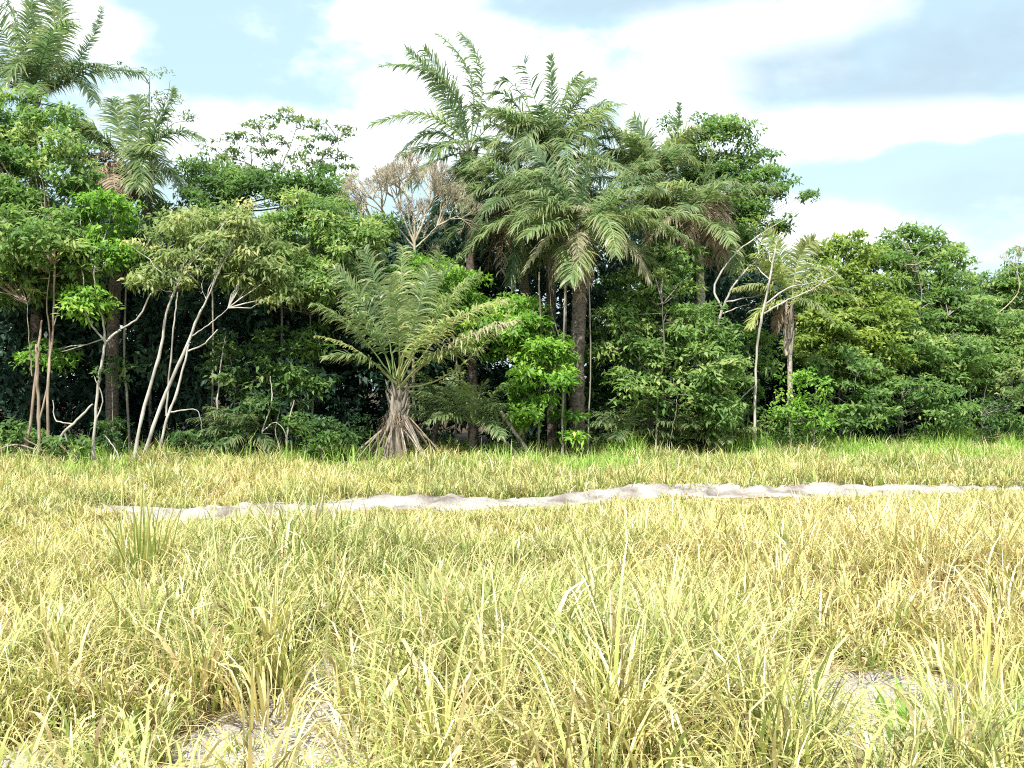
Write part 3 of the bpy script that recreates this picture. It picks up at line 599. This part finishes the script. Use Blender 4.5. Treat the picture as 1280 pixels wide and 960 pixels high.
tree('leafy_shrub', 'lime green leafy shrub spilling beside the leaning dead log', [(652, 420, 46, 36, 23.9), (672, 470, 38, 38, 23.6), (622, 425, 38, 30, 24), (694, 450, 18, 28, 23.7), (660, 515, 26, 20, 23.5)], (), 'bright', 'grey', 'shrub', 'shrubs at the forest edge', 108, tint=.46, dens=14, spread=.2, leaf=(.17, .075))
tree('leafy_shrub', 'large spreading green shrub right of the shaggy palm trunk', [(815, 372, 52, 34, 25.6), (856, 415, 58, 38, 25), (792, 440, 48, 40, 24.8), (884, 465, 48, 36, 24.7), (830, 490, 70, 30, 24.6), (775, 400, 34, 24, 25.2), (840, 335, 30, 28, 26), (900, 520, 40, 28, 24.9)],
     [[(820, 578, 4), (822, 500, 3.5), (830, 440, 3), (828, 380, 2)], [(822, 500, 2.5), (845, 480, 2), (875, 470, 1.5)], [(828, 520, 2), (846, 500, 2), (836, 560, 1.2)], [(822, 480, 2), (790, 440, 1.5)]], 'mid', 'grey', 'shrub', 'shrubs at the forest edge', 109, d=24.3, rs=.7, tint=.58, leaf=(.17, .068))
tree('broadleaf_tree', 'tall tree with ragged crown and pale forked limbs against the sky', [(880, 180, 40, 28, 29), (912, 165, 28, 16, 29), (945, 192, 26, 14, 28.8), (920, 225, 34, 22, 28.8), (958, 240, 30, 26, 28.5), (905, 270, 44, 30, 28.6), (950, 282, 34, 22, 28.4), (870, 225, 26, 28, 29), (920, 315, 34, 22, 28), (968, 215, 12, 8, 28.6), (1008, 247, 10, 5, 28.3, .25)],
     [[(888, 570, 7), (892, 470, 6), (897, 410, 6), (903, 385, 5)], [(903, 385, 5), (893, 362, 4), (905, 335, 3.5), (925, 312, 3), (955, 290, 2)], [(903, 388, 4.5), (915, 360, 4), (935, 335, 3.5), (948, 318, 3), (945, 260, 2, 29.6), (965, 215, 1, 29.8)], [(905, 378, 3), (935, 372, 2.5), (962, 366, 2)], [(903, 392, 3), (920, 385, 2), (938, 380, 1.2)],
      [(925, 312, 2.5, 29), (905, 260, 2, 29.8), (890, 190, 1.5, 30)], [(955, 290, 2), (980, 275, 1.4), (1003, 272, 1.1), (1012, 258, .9), (1010, 248, .7)], [(905, 270, 2, 29.8), (935, 225, 1.6, 29.8), (950, 195, 1, 29.6)]], 'mid', 'pale', group=G1, seed=110, d=25.6, rs=.85, tint=.45, dens=17, clump=.36, frac=.4)
tree('slender_tree', 'slender white stem with two long limbs beside the small palm', [(962, 318, 30, 14, 25.4, .5), (1012, 352, 26, 7, 25.4, .4), (935, 345, 20, 12, 25.6, .4)],
     [[(943, 572, 4.5), (944, 500, 4.3), (947, 430, 4), (955, 385, 4), (965, 335, 3.4), (972, 298, 2.2)], [(955, 392, 3), (985, 375, 2.6), (1015, 362, 2.2), (1042, 345, 1.4)], [(957, 380, 2.8), (985, 360, 2.2), (1008, 355, 1.8), (1035, 348, 1)], [(945, 480, 2), (925, 500, 1.8), (905, 525, 1.6), (890, 560, 1.2)]],
     'olive', 'pale', group=G1, seed=111, d=24.9, dens=7, per=20, tint=.6, frac=.5)
tree('broadleaf_tree', 'yellow green dome topped tree right of the tall ragged crown', [(1050, 322, 42, 28, 29.5), (1075, 365, 46, 34, 29), (1030, 368, 34, 34, 28.6), (1055, 412, 60, 38, 28), (1100, 400, 40, 36, 28.6), (1085, 450, 44, 34, 28), (1020, 440, 36, 34, 28)], (), 'yellow', 'grey', group=G1, seed=112, tint=.36, dens=20)
tree('broadleaf_tree', 'green tree with lumpy skyline and bare pale limbs showing', [(1130, 312, 38, 24, 31), (1172, 330, 34, 26, 31), (1150, 362, 56, 36, 30.4), (1192, 385, 40, 36, 30.4), (1125, 440, 50, 30, 28.5), (1185, 452, 46, 36, 29), (1105, 350, 36, 36, 30), (1160, 415, 50, 26, 29.6), (1125, 290, 14, 6, 31, .4), (1165, 300, 12, 6, 31, .4)],
     [[(1128, 562, 5), (1128, 470, 4.5), (1138, 425, 4), (1150, 400, 3)], [(1138, 425, 3.5), (1162, 405, 2.8), (1185, 395, 1.5)], [(1136, 432, 3), (1165, 424, 2.5), (1185, 422, 1.6)], [(1150, 400, 2.5), (1152, 360, 2), (1140, 315, 1.2)]], 'mid', 'grey', group=G1, seed=113, d=29.3, tint=.55, rs=.7, dens=20)
tree('broadleaf_tree', 'grey green tree lowest on the skyline at the far picture edge', [(1238, 372, 46, 30, 33), (1285, 362, 40, 34, 33), (1215, 415, 46, 36, 31.5), (1270, 430, 56, 40, 31), (1240, 460, 50, 34, 30.5), (1340, 400, 60, 60, 33)], (), 'mid', 'grey', group=G1, seed=114, tint=.55, dens=20)
SH = 'shrubs at the forest edge'
for i, (lab, bl, lm, tn) in enumerate([
    ('dark leggy shrub between the slanting stems and the young palm', [(292, 455, 34, 34, 23.9), (322, 505, 34, 32, 23.8)], 'dark', .72),
    ('mid green shrub leaning over the shaded palm clump', [(362, 440, 44, 40, 24.2), (385, 478, 34, 40, 24), (352, 525, 30, 22, 23.8)], 'mid', .34),
    ('low dark shrub left of the splayed petioles', [(402, 535, 28, 26, 23.3), (435, 545, 22, 18, 23.3)], 'dark', .5),
    ('shaded shrub filling below the pale dead fronds', [(930, 440, 40, 36, 26.5), (920, 490, 40, 40, 26.3)], 'mid', .42),
    ('small lime shrub at the foot of the small palm', [(1022, 520, 24, 24, 25.2), (1006, 482, 26, 22, 25.2), (985, 510, 20, 24, 25.1)], 'bright', .5),
    ('broad green shrub right of the small palm trunk', [(1062, 470, 46, 40, 27), (1070, 520, 50, 32, 26.6)], 'mid', .45),
    ('low leafy shrub between slender white stem and lime shrub', [(972, 535, 30, 24, 25.7), (1000, 548, 28, 14, 25.6)], 'mid', .5),
    ('spreading dark green shrub below the bare pale limbs', [(1130, 500, 50, 40, 27.6), (1178, 515, 44, 32, 27.4)], 'mid', .38),
    ('yellowish shrub in the far right corner of the wood', [(1262, 480, 34, 30, 29.4)], 'olive', .62),
    ('low shadowy shrub at the right end of the verge', [(1225, 520, 48, 36, 28.4), (1280, 525, 40, 34, 28.6)], 'mid', .3),
    ('little green shrub beside the shaggy trunk foot', [(712, 528, 18, 20, 23.9), (722, 548, 16, 12, 23.8)], 'bright', .45),
    ('dark shrub behind the low palm clumps', [(760, 515, 40, 36, 25.6), (745, 470, 22, 30, 26)], 'dark', .5),
    ('tiny dark sapling in front of the young palm shade', [(408, 553, 12, 14, 22.9)], 'mid', .4),
    ('low weedy shrub at the foot of the reddish stems', [(28, 545, 30, 20, 22.9), (80, 555, 20, 12, 22.6)], 'mid', .35),
    ('shaded leafy sapling between the forked stem and slanting stems', [(140, 470, 22, 20, 23.0), (130, 545, 26, 24, 22.9)], 'dark', .6),
    ('low green weeds at the foot of the slanting stems', [(235, 545, 34, 18, 22.9), (275, 550, 30, 16, 22.9)], 'dark', .62)]):
    tree('leafy_shrub', lab, bl, (), lm, 'grey', 'shrub', SH, 200 + i, tint=tn, dens=16, clump=.3, per=40, rs=.6, br=.012)
tree('slender_tree', 'slim straight grey stem behind the slanting pale stems', [(160, 330, 30, 22, 24.5)], [[(163, 570, 4), (159, 500, 4), (155, 440, 3.6), (158, 345, 3)]], 'mid', 'grey', group=G1, seed=120, d=24.2, tint=.35)
tree('feathery_tree', 'thin feathery crown poking above the ragged palm', [(186, 98, 34, 10, 29, .5), (150, 92, 22, 6, 29.2, .4), (205, 120, 16, 8, 29, .4), (180, 135, 36, 12, 29, .6), (240, 148, 14, 5, 29, .3)],
     [[(188, 560, 5), (188, 300, 4), (186, 160, 3), (186, 105, 2)], [(186, 160, 2), (205, 130, 1.4), (212, 100, .8)], [(187, 180, 2), (215, 155, 1.4), (242, 150, .8)]], 'olive', 'grey', group=G1, seed=121, d=29, dens=12, per=20, clump=.26, tint=.35, frac=.7, br=.014)

# bare tree --------------------------------------------------------------
def bare_tree(label, base_px, base_py, d, top, spread_px, seed, stems, levels=6, name='bare_tree', mat='twig', first=.026):
    r = np.random.default_rng(seed); b = at(base_px, HZ, d); b[2] = 0
    root = thing(name, b, label, 'tree', 'leafless trees')
    tb = MB(); N = branch_mb(tb, stems, d, 1.0, seed)
    tw = MB()
    seeds = [(q[-1], unit(q[-1] - q[-3]), first) for q in N if q[-1][2] > 3]
    cur = seeds
    for lv in range(levels):
        nxt = []; Ps = []; Rs = []
        for p, dr, ra in cur:
            for c in range(3):
                dd = unit(dr + r.normal(size=3) * (.40 if lv else .36) + np.array([-.04, 0, .13])); ln = spread_px * d / F * (.42 * .76 ** lv) * r.uniform(.7, 1.25)
                e = p + dd * ln; m = .5 * (p + e) + r.normal(size=3) * ln * .08
                Ps.append(bez(p, m, e, 4)); Rs.append(np.linspace(ra, ra * .7, 4)); nxt.append((e, dd, ra * .7))
        tubes(tw if lv > 1 else tb, np.array(Ps), np.array(Rs), 5 if lv < 2 else 3)
        cur = nxt
    tb.build('trunk', BM[mat], root, True); tw.build('twigs', BM[mat], root)
bare_tree('rounded leafless tree with pale tan twigs in front of the palms', 516, 560, 25.4, 170, 44, 6,
          [[(518, 572, 6), (516, 420, 5), (518, 330, 5), (518, 300, 4.5)], [(518, 305, 4), (508, 282, 3), (500, 262, 2)], [(518, 302, 4), (518, 275, 3), (514, 252, 2)], [(518, 302, 4), (528, 280, 3), (534, 262, 2)], [(518, 310, 3), (534, 296, 2.4), (546, 282, 1.6)], [(517, 308, 3), (495, 282, 2.2), (480, 266, 1.6)], [(516, 320, 2.5), (488, 300, 1.8), (472, 290, 1.2)]])
bare_tree('leafless twiggy treetop poking over the far grey green tree', 1212, 560, 32, 330, 26, 8, [[(1212, 556, 4), (1212, 420, 3), (1210, 345, 2)], [(1212, 420, 2), (1270, 370, 1.6), (1272, 335, 1.2)]], levels=4, first=.014)
bare_tree('dead grey snag with crooked branches near the shaggy trunk', 705, 560, 25.6, 330, 30, 9, [[(706, 570, 6), (706, 450, 5), (708, 345, 4)], [(706, 440, 2), (690, 390, 1.6), (686, 345, 1.1)]], levels=3, mat='grey', first=.012)

# dead wood ---------------------------------------------------------------
def dead_wood(name, label, stems, d, bark, cat, seed):
    q = stems[0][0]; b = at(q[0], q[1], d); b[2] = 0
    root = thing(name, b, label, cat, 'dead wood at the forest edge'); mb = MB(); branch_mb(mb, stems, d, 1.0, seed, sides=8); mb.build('limb', BM[bark], root, True)
dead_wood('fallen_log', 'brown dead log leaning beside the lime green shrub', [[(668, 575, 7), (650, 550, 6.5), (626, 514, 5.5)]], 23.2, 'stub', 'log', 1)
dead_wood('fallen_log', 'thinner dead log lying against the leaning one', [[(655, 578, 4.5), (635, 555, 4.5), (612, 540, 3.5)]], 23.1, 'brown', 'log', 2)
dead_wood('fallen_branch', 'crooked pale dead branch lying beside the forked stem', [[(64, 560, 5), (80, 540, 4.5), (100, 522, 4), (116, 505, 3)], [(80, 540, 3), (90, 565, 2.5), (100, 575, 2)], [(92, 530, 2.5), (70, 525, 2), (66, 500, 1.5)]], 22.4, 'pale', 'branch', 3)
dead_wood('fallen_branch', 'low tangle of dead branches at the foot of the brown stems', [[(98, 578, 3.5), (75, 556, 3.5), (58, 545, 3)], [(70, 578, 3), (50, 560, 3), (30, 548, 2)], [(-5, 562, 3), (20, 556, 3), (45, 562, 2.5)], [(0, 572, 3), (30, 568, 3), (60, 574, 2)]], 22.3, 'brown', 'branch', 4)
dead_wood('fallen_branch', 'slanting dead branch behind the slanting pale stems', [[(150, 572, 2.5), (140, 555, 2.2), (132, 545, 1.5)]], 22.5, 'pale', 'branch', 5)
for i, (lab, st, bk) in enumerate([('thin pale leaning stem beside the dark leggy shrub', [[(325, 573, 3), (328, 540, 2.6), (340, 500, 2), (338, 470, 1.4)], [(328, 540, 2), (345, 528, 1.6), (358, 545, 1.2), (356, 572, 1)]], 'pale'),
                                  ('thin grey stem rising through the dark leggy shrub', [[(272, 573, 3), (272, 500, 2.6), (278, 440, 2), (282, 420, 1.3)]], 'pale'),
                                  ('twin thin pale stems beside the tiny dark sapling', [[(358, 573, 3), (360, 535, 2.6), (368, 500, 1.6)], [(352, 573, 2.4), (345, 540, 2), (350, 510, 1.2)]], 'pale'),
                                  ('grey stem standing close to the left of the shaggy trunk', [[(703, 566, 4), (704, 450, 3.6), (708, 335, 3)]], 'grey'),
                                  ('thin dark stem in the shade under the drooping palm', [[(672, 566, 3.4), (676, 450, 3), (674, 340, 2.6)]], 'brown'),
                                  ('pale liana hanging beside the shaggy trunk', [[(735, 566, 2.4), (738, 440, 2.2), (736, 330, 2)]], 'grey')]):
    dead_wood('thin_stem', lab, st, 23.3 + .1 * i, bk, 'stem', 20 + i)

# the wood behind ----------------------------------------------------------
def wood():
    mb = MB(); r = np.random.default_rng(77)
    sky_px = np.array([-500, 0, 60, 120, 240, 300, 430, 480, 600, 700, 760, 880, 940, 985, 1010, 1080, 1200, 1280, 1800]); sky_py = np.array([240, 220, 230, 250, 260, 270, 275, 260, 235, 220, 220, 250, 290, 330, 370, 350, 370, 400, 390])
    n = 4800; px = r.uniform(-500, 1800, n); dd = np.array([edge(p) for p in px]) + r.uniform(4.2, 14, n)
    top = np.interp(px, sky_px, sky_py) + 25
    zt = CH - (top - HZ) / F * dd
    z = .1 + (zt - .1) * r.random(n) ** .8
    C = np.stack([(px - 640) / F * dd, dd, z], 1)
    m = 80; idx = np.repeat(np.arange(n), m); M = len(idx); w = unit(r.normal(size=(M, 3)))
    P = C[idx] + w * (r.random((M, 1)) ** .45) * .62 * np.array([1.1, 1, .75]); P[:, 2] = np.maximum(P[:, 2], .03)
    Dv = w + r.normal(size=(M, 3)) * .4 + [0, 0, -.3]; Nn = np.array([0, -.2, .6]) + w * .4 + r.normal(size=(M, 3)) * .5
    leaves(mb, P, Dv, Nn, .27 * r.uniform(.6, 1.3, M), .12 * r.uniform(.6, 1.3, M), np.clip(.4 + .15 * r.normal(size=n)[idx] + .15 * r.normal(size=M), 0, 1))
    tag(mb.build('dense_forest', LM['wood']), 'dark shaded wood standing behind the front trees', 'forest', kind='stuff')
    mb = MB(); n = 9000; x = r.uniform(-15, 21, n); y = edge_y(x) + r.uniform(.2, 6, n)
    az = r.uniform(0, 6.28, n)
    leaves(mb, np.stack([x, y, r.uniform(.02, .05, n)], 1), np.stack([np.cos(az), np.sin(az), r.normal(size=n) * .1], 1), np.array([0, 0, 1.]) + r.normal(size=(n, 3)) * .2, r.uniform(.1, .24, n), r.uniform(.05, .1, n), r.random(n))
    tag(mb.build('leaf_litter', LM['pdead']), 'brown leaf litter on the forest floor', 'leaf litter', kind='stuff')
wood()

def weeds():                                     # low broadleaved weeds and creepers along the forest foot
    mb = MB(); r = np.random.default_rng(91); n = 520; x = r.uniform(-13, 19, n); ok = lowfreq(x, x * 0, 2.3, 92) + .5 * r.normal(size=n) > -.1; x = x[ok]; n = len(x)
    y = edge_y(x) + r.uniform(-.7, 1.6, n); hh = r.uniform(.12, .55, n) * np.clip(1 + .5 * lowfreq(x, y, 3, 93), .4, 2); m = 46; idx = np.repeat(np.arange(n), m); M = len(idx)
    w = unit(r.normal(size=(M, 3))); P = np.stack([x[idx] + w[:, 0] * .3 * r.random(M), y[idx] + w[:, 1] * .3 * r.random(M), .03 + hh[idx] * r.random(M) ** .7], 1)
    leaves(mb, P, w + [0, 0, .1], np.array([0, -.1, .9]) + w * .5, .13 * r.uniform(.5, 1.5, M), .055 * r.uniform(.6, 1.4, M), np.clip(r.normal(.4, .18, n)[idx] + .12 * r.normal(size=M), 0, 1))
    tag(mb.build('undergrowth', LM['mid']), 'low leafy undergrowth along the foot of the trees', 'undergrowth', kind='stuff')
weeds()

# ================================================================== LIGHT, SKY, CAMERA
EL, AZ = math.radians(54), math.radians(24)     # sun high behind the camera, a little to the left
sv = np.array([-math.sin(AZ) * math.cos(EL), -math.cos(AZ) * math.cos(EL), math.sin(EL)])
sun = bpy.data.lights.new('sun', 'SUN'); sun.energy = 3.9; sun.angle = math.radians(.5); sun.color = (1, .955, .87)
so = bpy.data.objects.new('sun', sun); COL.objects.link(so); so.rotation_euler = Vector(sv).to_track_quat('Z', 'Y').to_euler()

W = bpy.data.worlds.new('World'); S.world = W; W.use_nodes = True
nt = W.node_tree; nt.nodes.clear(); L = nt.links.new; N = lambda t, **k: mk(nt, t, **k)
sky = N('ShaderNodeTexSky', sky_type='NISHITA'); sky.sun_disc = False; sky.sun_elevation = EL; sky.sun_rotation = math.atan2(sv[0], sv[1]); sky.ozone_density = 1.0; sky.air_density = 1.0; sky.dust_density = 1.2
tc = N('ShaderNodeTexCoord')
def math_(op, a, b=None, clamp=False):
    n = N('ShaderNodeMath', operation=op, use_clamp=clamp)
    for i, v in enumerate((a, b)):
        if v is None: continue
        if isinstance(v, (int, float)): n.inputs[i].default_value = v
        else: L(v, n.inputs[i])
    return n.outputs[0]
sx = N('ShaderNodeSeparateXYZ'); L(tc.outputs['Generated'], sx.inputs[0])
X, Y, Z = sx.outputs
mp = N('ShaderNodeMapping'); mp.inputs['Scale'].default_value = (1, 1, 1.9); L(tc.outputs['Generated'], mp.inputs[0])
n1 = N('ShaderNodeTexNoise'); n1.inputs['Scale'].default_value = 4.2; n1.inputs['Detail'].default_value = 10; n1.inputs['Roughness'].default_value = .6; L(mp.outputs[0], n1.inputs['Vector'])
n2 = N('ShaderNodeTexNoise'); n2.inputs['Scale'].default_value = 7; n2.inputs['Detail'].default_value = 6; L(mp.outputs[0], n2.inputs['Vector'])
n3 = N('ShaderNodeTexNoise'); n3.inputs['Scale'].default_value = 15; n3.inputs['Detail'].default_value = 8; n3.inputs['Roughness'].default_value = .6; L(mp.outputs[0], n3.inputs['Vector'])
wob = math_('ADD', math_('MULTIPLY', math_('SUBTRACT', n1.outputs['Fac'], .5), 2.6), math_('MULTIPLY', math_('SUBTRACT', n3.outputs['Fac'], .5), 3.4))
def puff(px, py, rx, ry, soft=1.0):              # a cloud lying in a given direction of the sky
    d0 = np.array([(px - 640) / F, 1, (HZ - py) / F]); d0 /= np.linalg.norm(d0)
    a = math_('DIVIDE', math_('SUBTRACT', X, float(d0[0])), rx / F); b = math_('DIVIDE', math_('SUBTRACT', Z, float(d0[2])), ry / F)
    q = math_('ADD', math_('MULTIPLY', a, a), math_('MULTIPLY', b, b))
    q = math_('ADD', math_('SUBTRACT', 1.0, q), wob)
    n = N('ShaderNodeMapRange', interpolation_type='SMOOTHSTEP'); n.inputs[1].default_value = -.9 * soft; n.inputs[2].default_value = 1.5 * soft; L(q, n.inputs[0])
    return math_('MULTIPLY', n.outputs[0], math_('GREATER_THAN', Y, 0.0))
def mixc(f, a, b):
    n = N('ShaderNodeMix', data_type='RGBA'); L(f, n.inputs['Factor'])
    for k, v in (('A', a), ('B', b)):
        if isinstance(v, tuple): n.inputs[k].default_value = (*v, 1)
        else: L(v, n.inputs[k])
    return n.outputs['Result']
BG = .1
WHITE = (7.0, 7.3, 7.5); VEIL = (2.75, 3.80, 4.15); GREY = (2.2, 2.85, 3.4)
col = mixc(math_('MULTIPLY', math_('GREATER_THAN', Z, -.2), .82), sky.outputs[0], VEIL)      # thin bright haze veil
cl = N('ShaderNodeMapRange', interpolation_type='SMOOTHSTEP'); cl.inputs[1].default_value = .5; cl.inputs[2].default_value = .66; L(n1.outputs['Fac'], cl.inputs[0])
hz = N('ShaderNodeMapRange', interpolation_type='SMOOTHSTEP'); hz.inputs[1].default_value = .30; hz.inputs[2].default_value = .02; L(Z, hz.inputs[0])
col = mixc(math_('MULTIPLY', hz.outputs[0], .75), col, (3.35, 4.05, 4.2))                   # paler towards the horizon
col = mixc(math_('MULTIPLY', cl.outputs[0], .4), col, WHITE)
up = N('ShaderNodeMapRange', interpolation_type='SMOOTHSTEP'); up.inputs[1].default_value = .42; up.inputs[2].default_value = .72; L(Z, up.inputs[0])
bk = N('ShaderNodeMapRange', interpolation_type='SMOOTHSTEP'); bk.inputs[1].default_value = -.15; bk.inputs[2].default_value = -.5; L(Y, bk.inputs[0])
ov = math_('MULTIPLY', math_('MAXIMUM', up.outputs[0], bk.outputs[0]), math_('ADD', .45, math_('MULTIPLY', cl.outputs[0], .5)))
col = mixc(ov, col, (9.5, 9.8, 10.2))                                                       # unseen white cover overhead and behind camera, added as fill light for the shadows
for (px, py, rx, ry) in [(380, 185, 200, 45), (600, 100, 170, 60), (520, 20, 80, 50), (940, 32, 150, 30), (1000, 165, 190, 30), (1180, 150, 130, 22), (860, 130, 70, 60), (1010, 290, 90, 40), (60, 20, 90, 40), (1020, 152, 30, 14)]:
    col = mixc(math_('MULTIPLY', puff(px, py, rx, ry), .92), col, WHITE)
for (px, py, rx, ry, k) in [(1130, 88, 270, 46, .7), (770, 6, 150, 18, .75), (1240, 100, 130, 40, .5), (1270, 235, 110, 34, .4), (1130, 20, 200, 30, .45), (960, 85, 60, 30, .35)]:
    col = mixc(math_('MULTIPLY', puff(px, py, rx, ry, 1.3), k), col, GREY)
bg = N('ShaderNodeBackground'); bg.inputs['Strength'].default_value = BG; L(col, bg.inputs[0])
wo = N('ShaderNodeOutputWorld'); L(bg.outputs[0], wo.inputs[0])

cam = bpy.data.cameras.new('camera'); cam.sensor_width = 36; cam.lens = 36 * F / 1280; cam.clip_end = 4000; cam.clip_start = .05
co = bpy.data.objects.new('camera', cam); COL.objects.link(co); co.location = (0, 0, CH); co.rotation_euler = (math.radians(90) + math.atan((HZ - 480) / F), 0, 0)
S.camera = co
S.view_settings.view_transform = 'Standard'; S.view_settings.look = 'None'; S.view_settings.gamma = 1; S.view_settings.exposure = 1.35
S.view_settings.use_curve_mapping = False
S.render.engine = 'CYCLES'
S.cycles.max_bounces = 6; S.cycles.diffuse_bounces = 3; S.cycles.glossy_bounces = 2; S.cycles.transmission_bounces = 3
S.cycles.use_denoising = False
S.cycles.pixel_filter_type = 'BLACKMAN_HARRIS'; S.cycles.filter_width = 1.1
